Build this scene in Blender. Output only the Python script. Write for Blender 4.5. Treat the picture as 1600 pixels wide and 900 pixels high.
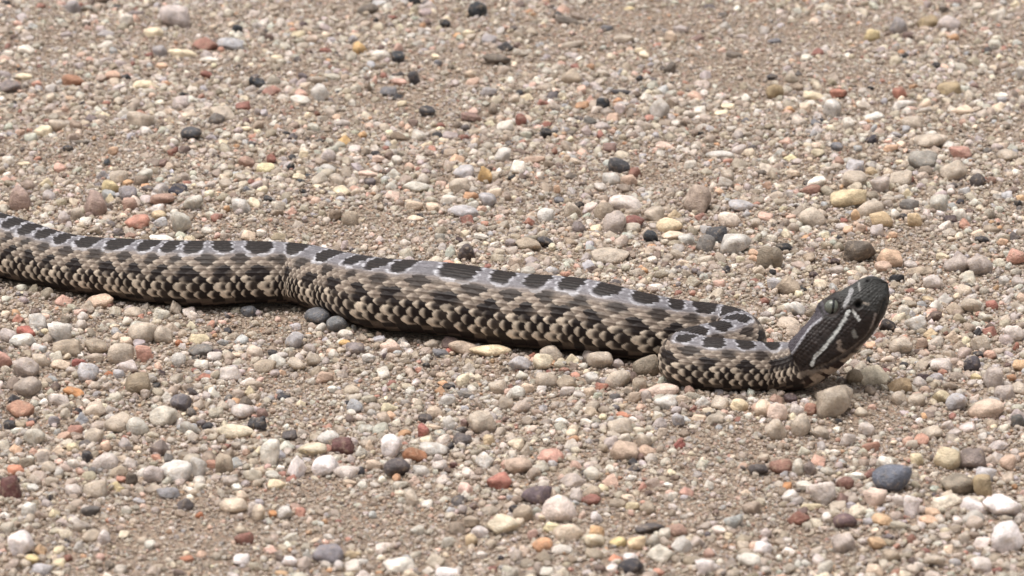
import bpy, bmesh, math, random
import numpy as np
from mathutils import Vector

for o in list(bpy.data.objects):
    bpy.data.objects.remove(o, do_unlink=True)
SC = bpy.context.scene
COL = SC.collection
rng = np.random.default_rng(7)
random.seed(7)

# ------------------------------------------------------------------ camera
EL = math.radians(17.0)          # the phone looks down at 17 degrees
DIST = 1.2                       # metres from the lens to the middle of the view
VIEW_W = 0.26                    # width of the view at that distance
CAM = np.array([0.0, -DIST * math.cos(EL), DIST * math.sin(EL)])
cd = bpy.data.cameras.new("camera")
cam = bpy.data.objects.new("camera", cd)
COL.objects.link(cam)
cam.location = CAM
cam.rotation_euler = (math.pi / 2 - EL, 0, 0)
cd.sensor_width = 36.0
cd.lens = 36.0 * DIST / VIEW_W
cd.clip_start = 0.02
cd.clip_end = 400.0
cd.dof.use_dof = True
cd.dof.focus_distance = 1.18
cd.dof.aperture_fstop = 46.0
SC.camera = cam

# ------------------------------------------------------------------ light
SUN_EL, SUN_AZ = math.radians(62), math.radians(200)    # high sun behind thin cloud
world = bpy.data.worlds.new("World")
SC.world = world
world.use_nodes = True
wn = world.node_tree
bg = wn.nodes["Background"]
sky = wn.nodes.new("ShaderNodeTexSky")
sky.sky_type = 'NISHITA'
sky.sun_disc = False
sky.sun_elevation = SUN_EL
sky.sun_rotation = SUN_AZ
sky.air_density = 1.0
sky.dust_density = 6.0
sky.ozone_density = 1.0
hs = wn.nodes.new("ShaderNodeHueSaturation")            # cloud cover takes most of the blue out
hs.inputs["Saturation"].default_value = 0.18
wn.links.new(sky.outputs[0], hs.inputs["Color"])
wn.links.new(hs.outputs[0], bg.inputs[0])
bg.inputs[1].default_value = 0.13
sl = bpy.data.lights.new("sun", 'SUN')
sl.energy = 1.4
sl.angle = math.radians(40)
sl.color = (1.0, 0.955, 0.9)
sun = bpy.data.objects.new("sun", sl)
COL.objects.link(sun)
sd = Vector((-0.38, -0.05, 1.5)).normalized()           # high, a little from the tail's side
sun.rotation_euler = sd.to_track_quat('Z', 'Y').to_euler()
sun.location = (-0.5, 0.6, 2.0)
sky.sun_elevation = math.asin(sd.z)
sky.sun_rotation = math.atan2(sd.x, sd.y)
SC.view_settings.view_transform = 'Standard'
SC.view_settings.look = 'None'
SC.view_settings.exposure = 0.6
SC.view_settings.gamma = 1.0
SC.view_settings.use_curve_mapping = False
SC.render.engine = 'CYCLES'

# ------------------------------------------------------------------ helpers
FWD = np.array([0, math.cos(EL), -math.sin(EL)])
UPV = np.array([0, math.sin(EL), math.cos(EL)])
MPP = VIEW_W / 1600.0


def ray(px, py):
    px = np.asarray(px, float); py = np.asarray(py, float)
    return (FWD[None] * DIST + np.array([1.0, 0, 0])[None] * ((px - 800) * MPP)[:, None]
            + UPV[None] * ((450 - py) * MPP)[:, None])


def at_z(px, py, z):
    """points of the place at height z that stand at photo pixels"""
    d = ray(px, py)
    t = (np.asarray(z, float) - CAM[2]) / d[:, 2]
    return CAM[None] + d * t[:, None], t


def at_y(px, py, y):
    d = ray(px, py)
    t = (np.asarray(y, float) - CAM[1]) / d[:, 1]
    return CAM[None] + d * t[:, None]


def to_px(p):
    v = p - CAM[None]
    dep = v @ FWD
    return 800 + v[:, 0] / dep * DIST / MPP, 450 - (v @ UPV) / dep * DIST / MPP


def lin(c):
    c = np.asarray(c, float) / 255.0
    return np.where(c <= 0.04045, c / 12.92, ((c + 0.055) / 1.055) ** 2.4)


def smooth(a, b, x):
    t = np.clip((x - a) / (b - a), 0, 1)
    return t * t * (3 - 2 * t)


_fr = np.random.default_rng(11)
FK = []
for wl, amp in ((0.16, 1.0), (0.07, .45), (0.035, .3), (0.018, .2)):
    for k in range(5):
        a = _fr.uniform(0, 2 * math.pi)
        FK.append((2 * math.pi / wl * math.cos(a), 2 * math.pi / wl * math.sin(a), _fr.uniform(0, 6.28), amp))


def ground_h(x, y):
    h = np.zeros_like(x)
    for kx, ky, ph, am in FK:
        h += am * np.cos(kx * x + ky * y + ph)
    fade = 1.0 / (1 + (np.maximum(np.abs(x), np.abs(y)) / 2.0) ** 2)
    return h * 0.00038 * fade


def fourier3(p, freq, n, r):
    f = np.zeros(len(p))
    for _ in range(n):
        k = r.normal(size=3) * freq
        f += np.cos(p @ k + r.uniform(0, 6.28))
    return f / math.sqrt(n)


def hash2(i, j, s=0):
    v = np.sin(i * 127.1 + j * 311.7 + s * 74.7) * 43758.5453
    return v - np.floor(v)


# ------------------------------------------------------------------ materials
def new_mat(name):
    m = bpy.data.materials.new(name)
    m.use_nodes = True
    nt = m.node_tree
    return m, nt, nt.nodes["Principled BSDF"]


def node(nt, t, **kw):
    n = nt.nodes.new(t)
    for k, v in kw.items():
        setattr(n, k, v)
    return n


def stone_mat(name, source, grain):
    """stone whose colour comes from the object or instance; mottling and pits are procedural"""
    m, nt, b = new_mat(name)
    L = nt.links
    if source == 'OBJECT':
        oi = node(nt, "ShaderNodeObjectInfo")
        col, alpha = oi.outputs["Color"], oi.outputs["Alpha"]
        rnd = oi.outputs["Random"]
    else:
        at = node(nt, "ShaderNodeAttribute", attribute_type='INSTANCER', attribute_name="col")
        col, alpha = at.outputs["Color"], at.outputs["Alpha"]
        oi = node(nt, "ShaderNodeObjectInfo")
        rnd = oi.outputs["Random"]
    geo = node(nt, "ShaderNodeNewGeometry")
    n1 = node(nt, "ShaderNodeTexNoise"); n1.inputs["Scale"].default_value = 420; n1.inputs["Detail"].default_value = 4
    n2 = node(nt, "ShaderNodeTexNoise"); n2.inputs["Scale"].default_value = 2200; n2.inputs["Detail"].default_value = 3
    for n in (n1, n2):
        L.new(geo.outputs["Position"], n.inputs["Vector"])
    mr1 = node(nt, "ShaderNodeMapRange")
    mr1.inputs[1].default_value = .3; mr1.inputs[2].default_value = .7
    mr1.inputs[3].default_value = .66; mr1.inputs[4].default_value = 1.28
    L.new(n1.outputs["Fac"], mr1.inputs[0])
    mr2 = node(nt, "ShaderNodeMapRange")
    mr2.inputs[1].default_value = .3; mr2.inputs[2].default_value = .7
    mr2.inputs[3].default_value = 1 - grain; mr2.inputs[4].default_value = 1 + grain
    L.new(n2.outputs["Fac"], mr2.inputs[0])
    mul = node(nt, "ShaderNodeMath", operation='MULTIPLY')
    L.new(mr1.outputs[0], mul.inputs[0]); L.new(mr2.outputs[0], mul.inputs[1])
    vm = node(nt, "ShaderNodeVectorMath", operation='SCALE')
    L.new(col, vm.inputs[0]); L.new(mul.outputs[0], vm.inputs["Scale"])
    # dust of the road sticking to part of the faces
    n3 = node(nt, "ShaderNodeTexNoise"); n3.inputs["Scale"].default_value = 900; n3.inputs["Detail"].default_value = 5
    L.new(geo.outputs["Position"], n3.inputs["Vector"])
    mr3 = node(nt, "ShaderNodeMapRange")
    mr3.inputs[1].default_value = .52; mr3.inputs[2].default_value = .72
    mr3.inputs[3].default_value = 0; mr3.inputs[4].default_value = .45
    L.new(n3.outputs["Fac"], mr3.inputs[0])
    mx = node(nt, "ShaderNodeMix", data_type='RGBA')
    mx.inputs[7].default_value = (*lin((172, 152, 130)), 1)
    L.new(mr3.outputs[0], mx.inputs[0]); L.new(vm.outputs[0], mx.inputs[6])
    L.new(mx.outputs[2], b.inputs["Base Color"])
    b.inputs["Specular IOR Level"].default_value = 0.35
    rr = node(nt, "ShaderNodeMapRange")
    rr.inputs[3].default_value = .42; rr.inputs[4].default_value = .8
    L.new(rnd, rr.inputs[0]); L.new(rr.outputs[0], b.inputs["Roughness"])
    b.subsurface_method = 'RANDOM_WALK' if False else 'BURLEY'
    L.new(alpha, b.inputs["Subsurface Weight"])
    b.inputs["Subsurface Radius"].default_value = (1.0, .9, .75)
    b.inputs["Subsurface Scale"].default_value = 0.0016
    bp = node(nt, "ShaderNodeBump"); bp.inputs["Strength"].default_value = .75; bp.inputs["Distance"].default_value = .0005
    ad = node(nt, "ShaderNodeMath", operation='ADD')
    L.new(n2.outputs["Fac"], ad.inputs[0]); L.new(n3.outputs["Fac"], ad.inputs[1])
    L.new(ad.outputs[0], bp.inputs["Height"]); L.new(bp.outputs[0], b.inputs["Normal"])
    return m


def ground_mat():
    m, nt, b = new_mat("packed_sand")
    L = nt.links
    geo = node(nt, "ShaderNodeNewGeometry")
    n1 = node(nt, "ShaderNodeTexNoise"); n1.inputs["Scale"].default_value = 60; n1.inputs["Detail"].default_value = 6
    v = node(nt, "ShaderNodeTexVoronoi"); v.inputs["Scale"].default_value = 1500
    v2 = node(nt, "ShaderNodeTexVoronoi"); v2.inputs["Scale"].default_value = 800
    n2 = node(nt, "ShaderNodeTexNoise"); n2.inputs["Scale"].default_value = 2600; n2.inputs["Detail"].default_value = 3
    for n in (n1, v, v2, n2):
        L.new(geo.outputs["Position"], n.inputs["Vector"])
    r1 = node(nt, "ShaderNodeValToRGB")
    r1.color_ramp.elements[0].position = .3; r1.color_ramp.elements[0].color = (*lin((140, 121, 105)), 1)
    r1.color_ramp.elements[1].position = .7; r1.color_ramp.elements[1].color = (*lin((170, 150, 133)), 1)
    L.new(n1.outputs["Fac"], r1.inputs[0])
    sep = node(nt, "ShaderNodeSeparateColor"); L.new(v.outputs["Color"], sep.inputs[0])
    r2 = node(nt, "ShaderNodeValToRGB")
    e = r2.color_ramp.elements
    e[0].position = 0; e[0].color = (*lin((92, 78, 68)), 1)
    e[1].position = .14; e[1].color = (*lin((145, 125, 108)), 1)
    for p, c in ((.5, (162, 143, 126)), (.8, (176, 157, 140)), (.93, (200, 182, 160)), (1, (178, 130, 105))):
        k = e.new(p); k.color = (*lin(c), 1)
    L.new(sep.outputs[0], r2.inputs[0])
    mx = node(nt, "ShaderNodeMix", data_type='RGBA'); mx.inputs[0].default_value = .75
    L.new(r1.outputs[0], mx.inputs[6]); L.new(r2.outputs[0], mx.inputs[7])
    L.new(mx.outputs[2], b.inputs["Base Color"])
    b.inputs["Roughness"].default_value = .92
    b.inputs["Specular IOR Level"].default_value = .2
    ad = node(nt, "ShaderNodeMath", operation='ADD')
    mm = node(nt, "ShaderNodeMath", operation='MULTIPLY'); mm.inputs[1].default_value = -1.3
    L.new(v2.outputs["Distance"], mm.inputs[0]); L.new(mm.outputs[0], ad.inputs[0]); L.new(n2.outputs["Fac"], ad.inputs[1])
    bp = node(nt, "ShaderNodeBump"); bp.inputs["Strength"].default_value = 1.0; bp.inputs["Distance"].default_value = .0011
    L.new(ad.outputs[0], bp.inputs["Height"]); L.new(bp.outputs[0], b.inputs["Normal"])
    return m


def skin_mat():
    m, nt, b = new_mat("keeled_skin")
    L = nt.links
    at = node(nt, "ShaderNodeAttribute", attribute_name="skin")
    geo = node(nt, "ShaderNodeNewGeometry")
    n1 = node(nt, "ShaderNodeTexNoise"); n1.inputs["Scale"].default_value = 1500; n1.inputs["Detail"].default_value = 4
    L.new(geo.outputs["Position"], n1.inputs["Vector"])
    mr = node(nt, "ShaderNodeMapRange"); mr.inputs[1].default_value = .3; mr.inputs[2].default_value = .7
    mr.inputs[3].default_value = .8; mr.inputs[4].default_value = 1.2
    L.new(n1.outputs["Fac"], mr.inputs[0])
    vm = node(nt, "ShaderNodeVectorMath", operation='SCALE')
    L.new(at.outputs["Color"], vm.inputs[0]); L.new(mr.outputs[0], vm.inputs["Scale"])
    L.new(vm.outputs[0], b.inputs["Base Color"])
    b.inputs["Roughness"].default_value = .5
    b.inputs["Specular IOR Level"].default_value = .22
    bp = node(nt, "ShaderNodeBump"); bp.inputs["Strength"].default_value = .3; bp.inputs["Distance"].default_value = .0002
    L.new(n1.outputs["Fac"], bp.inputs["Height"]); L.new(bp.outputs[0], b.inputs["Normal"])
    return m


def plain_mat(name, rgb, rough=.5, spec=.5):
    m, nt, b = new_mat(name)
    n = node(nt, "ShaderNodeTexNoise"); n.inputs["Scale"].default_value = 900
    geo = node(nt, "ShaderNodeNewGeometry"); nt.links.new(geo.outputs["Position"], n.inputs["Vector"])
    r = node(nt, "ShaderNodeValToRGB")
    r.color_ramp.elements[0].color = (*(lin(rgb) * .7), 1); r.color_ramp.elements[1].color = (*(lin(rgb) * 1.3), 1)
    nt.links.new(n.outputs["Fac"], r.inputs[0]); nt.links.new(r.outputs[0], b.inputs["Base Color"])
    b.inputs["Roughness"].default_value = rough
    b.inputs["Specular IOR Level"].default_value = spec
    return m


M_PEB = stone_mat("pebble_stone", 'OBJECT', .14)
M_GRV = stone_mat("gravel_stone", 'INSTANCER', .10)
M_GND = ground_mat()
M_SKIN = skin_mat()

# ------------------------------------------------------------------ ground
def axis(lo, hi, step, far, n):
    core = np.arange(lo, hi + step / 2, step)
    g = np.geomspace(step * 2, far, n)
    return np.concatenate([lo - g[::-1], core, hi + g])


gx = axis(-.30, .30, .0026, 60, 34)
gy = axis(-.30, .46, .0026, 60, 34)
X, Y = np.meshgrid(gx, gy, indexing='ij')
Z = ground_h(X, Y)
nx_, ny_ = X.shape
vv = np.stack([X, Y, Z], -1).reshape(-1, 3)
ii = np.arange(nx_ * ny_).reshape(nx_, ny_)
qd = np.stack([ii[:-1, :-1], ii[1:, :-1], ii[1:, 1:], ii[:-1, 1:]], -1).reshape(-1, 4)


def mesh_from(name, verts, faces, mat, smooth_sh=True):
    me = bpy.data.meshes.new(name)
    nv, nf = len(verts), len(faces)
    k = faces.shape[1]
    me.vertices.add(nv); me.vertices.foreach_set("co", np.ascontiguousarray(verts, np.float32).ravel())
    me.loops.add(nf * k); me.loops.foreach_set("vertex_index", np.ascontiguousarray(faces, np.int32).ravel())
    me.polygons.add(nf); me.polygons.foreach_set("loop_start", np.arange(0, nf * k, k, dtype=np.int32))
    me.polygons.foreach_set("use_smooth", np.full(nf, smooth_sh))
    me.update(calc_edges=True)
    if mat:
        me.materials.append(mat)
    return me


ground = bpy.data.objects.new("ground", mesh_from("ground", vv, qd, M_GND))
COL.objects.link(ground)
ground["kind"] = "structure"

# ------------------------------------------------------------------ snake spine
# (photo x, photo y of the body's middle, half height mm, half width mm), tail to neck
SP = [(-690, 352, 1.6, 1.6), (-600, 338, 2.6, 2.6), (-480, 325, 4.2, 4.4), (-340, 322, 5.8, 6.4), (-210, 330, 7.0, 8.0),
      (-100, 348, 7.6, 8.8), (0, 379, 7.7, 8.8), (100, 404, 6.9, 8.4), (200, 417, 7.4, 8.8), (300, 426, 8.0, 9.4),
      (390, 429, 7.6, 9.1), (465, 430, 7.3, 8.8), (530, 441, 7.7, 9.2), (600, 459, 8.5, 9.9), (700, 475, 8.6, 10.0),
      (800, 485, 8.7, 10.0), (900, 497, 8.6, 9.8), (985, 510, 8.0, 9.0), (1050, 515, 7.4, 8.2), (1106, 516, 7.0, 7.6),
      (1140, 521, 6.7, 7.2), (1152, 531, 6.5, 7.0), (1140, 541, 6.4, 6.9), (1112, 548, 6.3, 6.8), (1084, 554, 6.2, 6.7),
      (1072, 561, 6.1, 6.6), (1084, 569, 6.1, 6.6), (1118, 573, 6.1, 6.6), (1165, 574, 6.0, 6.4), (1205, 573, 5.8, 6.0)]
SP = np.array(SP, float)
pts, _ = at_z(SP[:, 0], SP[:, 1], SP[:, 2] / 1000 * 1.0)
pts[:, 2] += ground_h(pts[:, 0], pts[:, 1]) - .0006 + .0016 * np.exp(-((SP[:, 0] - 415) / 70) ** 2) + .0013 * np.exp(-((SP[:, 0] - 680) / 110) ** 4) + .0010 * np.exp(-((SP[:, 0] - 920) / 80) ** 4)
HY = pts[-1, 1]
HD = at_y([1246, 1270, 1320, 1386], [571, 553.5, 505.5, 442], HY)     # head axis, pitched up
# widths in the head come from their own profile
ctrl = np.vstack([pts, HD])
cr = np.concatenate([SP[:, 2], [5.9, 6.2, 6.4, 5.0]])
cw = np.concatenate([SP[:, 3], [7.0, 8.6, 8.0, 3.0]])


def catmull(P, n=60):
    P = np.vstack([2 * P[0] - P[1], P, 2 * P[-1] - P[-2]])
    out = []
    for i in range(1, len(P) - 2):
        t = np.linspace(0, 1, n, endpoint=False)[:, None]
        p0, p1, p2, p3 = P[i - 1], P[i], P[i + 1], P[i + 2]
        out.append(.5 * (2 * p1 + (p2 - p0) * t + (2 * p0 - 5 * p1 + 4 * p2 - p3) * t ** 2
                         + (3 * p1 - p0 - 3 * p2 + p3) * t ** 3))
    out.append(P[-2][None])
    return np.vstack(out)


dense = catmull(np.column_stack([ctrl, cr, cw]))
seg = np.linalg.norm(np.diff(dense[:, :3], axis=0), axis=1)
S = np.concatenate([[0], np.cumsum(seg)])
s_ctrl = S[::60]
# smooth the path a little
def resample(s):
    return np.stack([np.interp(s, S, dense[:, k]) for k in range(5)], -1)


HEAD_L = np.linalg.norm(HD[-1] - HD[0])
s_head0 = s_ctrl[len(SP)]            # where the head axis starts
s_end = S[-1]
# pixel x along the back, for scale pitch and blotches
dpx, dpy = to_px(dense[:, :3])
i_back = np.argmax(s_ctrl >= 0) * 0
back_n = 20 * 60                      # samples before the first bend
s_of_x = lambda x: np.interp(x, dpx[:back_n], S[:back_n])

# scale pitch (mm) along the body
pk_x = np.array([-700, -300, 0, 120, 280, 420, 490, 560, 640, 800, 1000, 1100])
pk_v = np.array([1.6, 2.2, 2.6, 2.7, 2.9, 2.9, 2.3, 3.2, 3.8, 3.8, 3.4, 2.9])
ps = np.concatenate([s_of_x(pk_x), [s_ctrl[21], s_ctrl[25], s_ctrl[28], s_head0, s_head0 + .3 * HEAD_L, s_end]])
pv = np.concatenate([pk_v, [2.2, 2.1, 2.2, 1.7, 1.3, 1.2]]) / 1000 * .88
fine = np.linspace(0, s_end, 8000)
pitch = np.interp(fine, ps, pv)
U = np.concatenate([[0], np.cumsum(.5 * (1 / pitch[1:] + 1 / pitch[:-1]) * np.diff(fine))])

# ring stations: 12 per scale on the body, dense on the head
PER = 12
s_body_end = s_head0 + .02 * HEAD_L
u_body = np.arange(0, np.interp(s_body_end, fine, U), 1 / PER)
s_rings = np.interp(u_body, U, fine)
nh = 190
th = np.linspace(0, 1, nh + 1)[1:]
th = th * (1 - .25) + .25 * np.sin(th * math.pi / 2)          # closer rings at the snout
s_rings = np.concatenate([s_rings, s_rings[-1] + (s_end - s_rings[-1]) * th])
s_rings = s_rings[:-1]
NR = len(s_rings)
ring = resample(s_rings)
C = ring[:, :3]
eps = .0012
T = resample(np.clip(s_rings + eps, 0, s_end))[:, :3] - resample(np.clip(s_rings - eps, 0, s_end))[:, :3]
T /= np.linalg.norm(T, axis=1)[:, None]
SIDE = np.cross(T, np.array([0, 0, 1.0])); SIDE /= np.linalg.norm(SIDE, axis=1)[:, None]   # animal's right
UPR = np.cross(SIDE, T)
# the raised head is rolled so that its right cheek faces up a little
_roll = math.radians(17) * smooth(s_head0 - .35 * HEAD_L, s_head0 + .12 * HEAD_L, s_rings)[:, None]
SIDE, UPR = SIDE * np.cos(_roll) + UPR * np.sin(_roll), UPR * np.cos(_roll) - SIDE * np.sin(_roll)
u_ring = np.interp(s_rings, fine, U)

# around: 25 scale rows from the ridge of the back to the belly plates
rw = np.array([.42] + [.84] * 4 + [.92, 1.0, 1.05, 1.12, 1.2, 1.32, 1.45, 1.6])
edges = np.cumsum(rw)                               # outer edge of rows 0..12 (half row 0)
TV = 1.98                                           # angle where the belly plates start
PR = 8
qpos = np.linspace(0, 12.5, 12 * PR + PR // 2 + 1)
th_of_q = np.interp(qpos, np.concatenate([[0], np.arange(.5, 13)]), np.concatenate([[0], edges])) / edges[-1] * TV
belly = np.linspace(TV, 2 * math.pi - TV, 34)[1:-1]
theta = np.concatenate([th_of_q, belly, 2 * math.pi - th_of_q[::-1][:-1]])
q = np.concatenate([qpos, np.full(len(belly), 99.0), -qpos[::-1][:-1]])
NA = len(theta)
SN, CS = np.sin(theta), np.cos(theta)

# body section
hv = ring[:, 3][:, None] / 1000
hw = ring[:, 4][:, None] / 1000
sx = np.sign(SN) * np.abs(SN) ** .92
up_prof = np.where(CS > 0, CS ** 1.0, -np.abs(CS) ** .84)
px_side = hw * sx[None] * (1 - .06 * np.clip(CS, 0, 1)[None])
pz_up = hv * up_prof[None]

# head section, profile in photo pixels along the axis (0 at the nape, 184 at the snout)
pxm = HEAD_L / 189.0
t_head = (s_rings - s_head0) / pxm
ht = np.interp(t_head, [-30, 0, 23, 61, 85, 98, 116, 135, 150, 165, 174, 180, 185, 189], [34, 35, 38, 40.5, 43, 44.5, 42, 38, 34.5, 31, 27, 22, 13, 0]) * pxm
hb = np.interp(t_head, [-30, 0, 37, 74, 100, 122, 147, 160, 170, 178, 184, 189], [35, 38, 42.5, 43.5, 42, 39.5, 33.5, 28, 22, 15, 8, 0]) * pxm
wd = np.interp(t_head, [-30, -10, 10, 35, 55, 75, 95, 115, 135, 152, 166, 176, 183, 189], [37, 40, 50, 60, 62, 58, 52, 47, 42, 36, 30, 22, 12, 0]) * pxm
ker = np.hanning(15); ker /= ker.sum()
def sm(a):
    return np.convolve(np.pad(a, 7, mode='edge'), ker, mode='valid')
cap = t_head > 160
ht, hb, wd = [np.where(cap, a, sm(a)) for a in (ht, hb, wd)]
n_top, n_bot = 2.9, 2.4
hx = np.sign(SN) * np.abs(SN) ** (2 / n_top)
hzt = np.abs(CS) ** (2 / n_top)
hzb = np.abs(CS) ** (2 / n_bot)
h_side = wd[:, None] * np.where(CS > 0, hx, np.sign(SN) * np.abs(SN) ** (2 / n_bot))[None]
h_up = np.where(CS[None] > 0, ht[:, None] * hzt[None], -hb[:, None] * hzb[None])
mixh = smooth(-32, 12, t_head)[:, None]
side = px_side * (1 - mixh) + h_side * mixh
upo = pz_up * (1 - mixh) + h_up * mixh
base = C[:, None, :] + SIDE[:, None, :] * side[..., None] + UPR[:, None, :] * upo[..., None]
# surface normals of the smooth body
dr = np.gradient(base, axis=0); da = np.roll(base, -1, 1) - np.roll(base, 1, 1)
Nn = np.cross(da, dr); Nn /= np.linalg.norm(Nn, axis=2)[..., None] + 1e-12
flip = np.sum(Nn * (base - C[:, None, :]), axis=2) < 0
Nn[flip] *= -1

# ---- scales: lattice of overlapping plates, tips towards the tail
UU = np.repeat(u_ring[:, None], NA, 1)
QQ = np.repeat(q[None], NR, 0)
best = np.full(UU.shape, -9.0); bi = np.zeros(UU.shape); bj = np.zeros(UU.shape)
ba = np.zeros(UU.shape); bb = np.zeros(UU.shape)
dorsal = np.abs(q) <= 12.5
j0 = np.round(QQ)
for dj in (-1, 0, 1):
    j = np.clip(j0 + dj, -12, 12)
    off = .5 * np.mod(j, 2)
    i0 = np.round(UU - off)
    for di in (-1, 0, 1):
        i = i0 + di
        a = -(UU - (i + off))
        b = QQ - j
        E = (a / .86) ** 2 + (np.abs(b) / .70) ** 2.2
        hgt = .62 * (a / .86) + .55 * (1 - (b / .70) ** 2) - .25 * np.clip(a / .86, 0, 1) ** 4
        hgt = np.where(E < 1, hgt, -9)
        w = hgt > best
        best = np.where(w, hgt, best); bi = np.where(w, i + off, bi); bj = np.where(w, j, bj)
        ba = np.where(w, a / .86, ba); bb = np.where(w, b / .70, bb)
best = np.where(best < -5, -.4, best)
ventral = ~dorsal[None] & np.ones_like(UU, bool)
vi = np.round(UU)
va = -(UU - vi)
best = np.where(ventral, .5 * va * 2, best); bi = np.where(ventral, vi, bi); bj = np.where(ventral, 20, bj); ba = np.where(ventral, va * 2, ba)
bb = np.where(ventral, 0, bb)
bigrow = smooth(6, 12, np.abs(bj))
keel = np.exp(-(bb / .16) ** 2) * (1 - smooth(8.5, 11, np.abs(bj))) * smooth(-1, .3, ba)
pit_s = np.interp(s_rings, fine, pitch)[:, None]
amp = pit_s * (.055 + .028 * bigrow) * (1 - smooth(-2, 26, t_head))[:, None]
disp = amp * best + amp * .7 * keel

# ---- head relief: side view coordinates in photo pixels
tpx = np.repeat(t_head[:, None], NA, 1)
hpx = upo / pxm
near = np.abs(side) / (wd[:, None] + 1e-9)


def seg_dist(pt, pts_):
    """distance of (t,h) grid to a polyline given in 220px-crop coordinates"""
    D = np.full(pt[0].shape, 1e9)
    P = [crop(*p) for p in pts_]
    for (x0, y0), (x1, y1) in zip(P[:-1], P[1:]):
        vx, vy = x1 - x0, y1 - y0
        k = np.clip(((pt[0] - x0) * vx + (pt[1] - y0) * vy) / (vx * vx + vy * vy + 1e-9), 0, 1)
        D = np.minimum(D, np.hypot(pt[0] - x0 - k * vx, pt[1] - y0 - k * vy))
    return D


def crop(cx, cy):
    X_, Y_ = 1200 + cx / 4.09 - 1254, 569 - (400 + cy / 4.09)
    return X_ * .72 + Y_ * .692 + 5, -X_ * .692 + Y_ * .72


TH = (tpx, hpx)
inhead = tpx > -6
sidefac = smooth(.35, .75, near)
hd = np.zeros_like(disp)
mouth = [(330, 690), (430, 652), (540, 585), (640, 505), (695, 430), (740, 330), (762, 270)]
dm = seg_dist(TH, mouth)
hd -= .00065 * np.exp(-(dm / 1.5) ** 2) * sidefac
hd += .00022 * np.exp(-((dm - 6) / 4.5) ** 2) * sidefac
# lip plates
lab = np.abs(np.sin(tpx / 11.0 * math.pi))
hd -= .00016 * np.exp(-(lab / .25) ** 2) * np.exp(-((dm - 6) / 5.0) ** 2) * sidefac
pit = crop(607, 290); nos = crop(655, 143)
dpit = np.hypot(tpx - pit[0], (hpx - pit[1]))
hd -= .00130 * np.exp(-(dpit / 4.6) ** 2) * sidefac
hd += .00025 * np.exp(-((dpit - 9) / 3.0) ** 2) * sidefac
dnos = np.hypot(tpx - nos[0], hpx - nos[1])
hd -= .0007 * np.exp(-(dnos / 3.2) ** 2) * smooth(.2, .5, near)
# eye socket and brow plate
EYE = crop(440, 314)
de = np.hypot(tpx - EYE[0], hpx - EYE[1])
hd -= .0008 * np.exp(-(de / 11.0) ** 4) * sidefac
brow = np.exp(-((tpx - EYE[0] + 2) / 21) ** 4) * np.exp(-((hpx - 42) / 6.0) ** 2) * smooth(.3, .6, near)
hd += .0014 * brow
# ridge from brow back along the temple
dw = seg_dist(TH, [(385, 380), (320, 430), (260, 510), (215, 580), (150, 640)])
hd += .0003 * np.exp(-(dw / 5) ** 2) * sidefac
# small plates all over the head
cu = tpx / 6.2; cv = theta[None] * 8.0 + 0 * tpx
off_ = .5 * np.mod(np.round(cv), 2)
ca = cu - off_ - np.round(cu - off_); cb = cv - np.round(cv)
cell = 1 - (ca / .6) ** 2 - (cb / .6) ** 2
hd += .00018 * (.5 + hash2(np.round(cu - off_), np.round(cv), 9)) * cell * smooth(0, 18, tpx) * (1 - .75 * np.exp(-(np.maximum(de - 8, 0) / 6) ** 2))
disp = disp + hd * inhead * smooth(-6, 14, tpx)
V = base + Nn * disp[..., None]

# ---- skin pattern
BX = np.array([-650, -600, -545, -490, -435, -385, -330, -280, -230, -185, -140, -100, -60, -28, 0, 25, 50, 76, 106, 147, 197, 242, 277, 310, 351, 407, 465, 520, 568, 603, 642, 722, 788, 847, 898, 950, 1005, 1053, 1100])
BH = np.array([16] * 15 + [14, 13, 13, 15, 17, 18, 16, 14, 15, 19, 20, 19, 17, 18, 15, 23, 27, 22, 20, 18, 20, 22, 15, 20])
Bs = s_of_x(BX)
mppb = np.gradient(s_of_x(np.linspace(-650, 1100, 400))) / (1750 / 399)
Bhl = BH * np.interp(BX, np.linspace(-650, 1100, 400), mppb)
_gap = np.diff(Bs)
Bhl = np.minimum(Bhl, .42 * np.minimum(np.append(_gap, _gap[-1]), np.insert(_gap, 0, _gap[0])))
extra = Bs[-1] + .0068 * np.arange(1, 12)
extra = extra[extra < s_head0 - .006]
Bs = np.concatenate([Bs, extra]); Bhl = np.concatenate([Bhl, np.full(len(extra), .0024)])
# scale-centred position: colours change scale by scale
_qz = .35 + .45 * smooth(4, 8, np.abs(QQ))
sc_u = bi * _qz + UU * (1 - _qz)
s_sc = np.interp(sc_u, U, fine)
jc = np.where(np.abs(bj) <= 12, bj * _qz + QQ * (1 - _qz), 20)
K = np.abs(jc)
bidx = np.interp(s_sc, Bs, np.arange(len(Bs)))
bn = np.clip(np.round(bidx).astype(int), 0, len(Bs) - 1)
ds = np.abs(s_sc - Bs[bn]) / Bhl[bn]                  # 1 at the blotch end
r1_ = hash2(bi, bj, 8)
wob = .12 * np.sin(bi * 2.1 + bj * 1.3) + .16 * (r1_ - .5)
kw = 4.2 + .8 * (hash2(bn, 3) - .5)
ex_ = 2.2 + 1.6 * hash2(bn, 7)
ds = np.abs(s_sc - Bs[bn] - Bhl[bn] * .35 * (hash2(bn, 5) - .5) * jc / kw) / (Bhl[bn] * (.84 + .2 * hash2(bn, 9)))
rad = (ds ** ex_ + (K / kw) ** ex_) ** (1 / ex_) + wob * .55
blot = 1 - smooth(.93, 1.05, rad)
halo = np.exp(-((rad - 1.12) / .07) ** 2)
ph = bidx - np.floor(bidx)
dhalf = np.abs(ph - .5) * 2                            # 0 midway between blotches
dfull = 1 - dhalf                                      # 0 at the blotches
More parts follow.
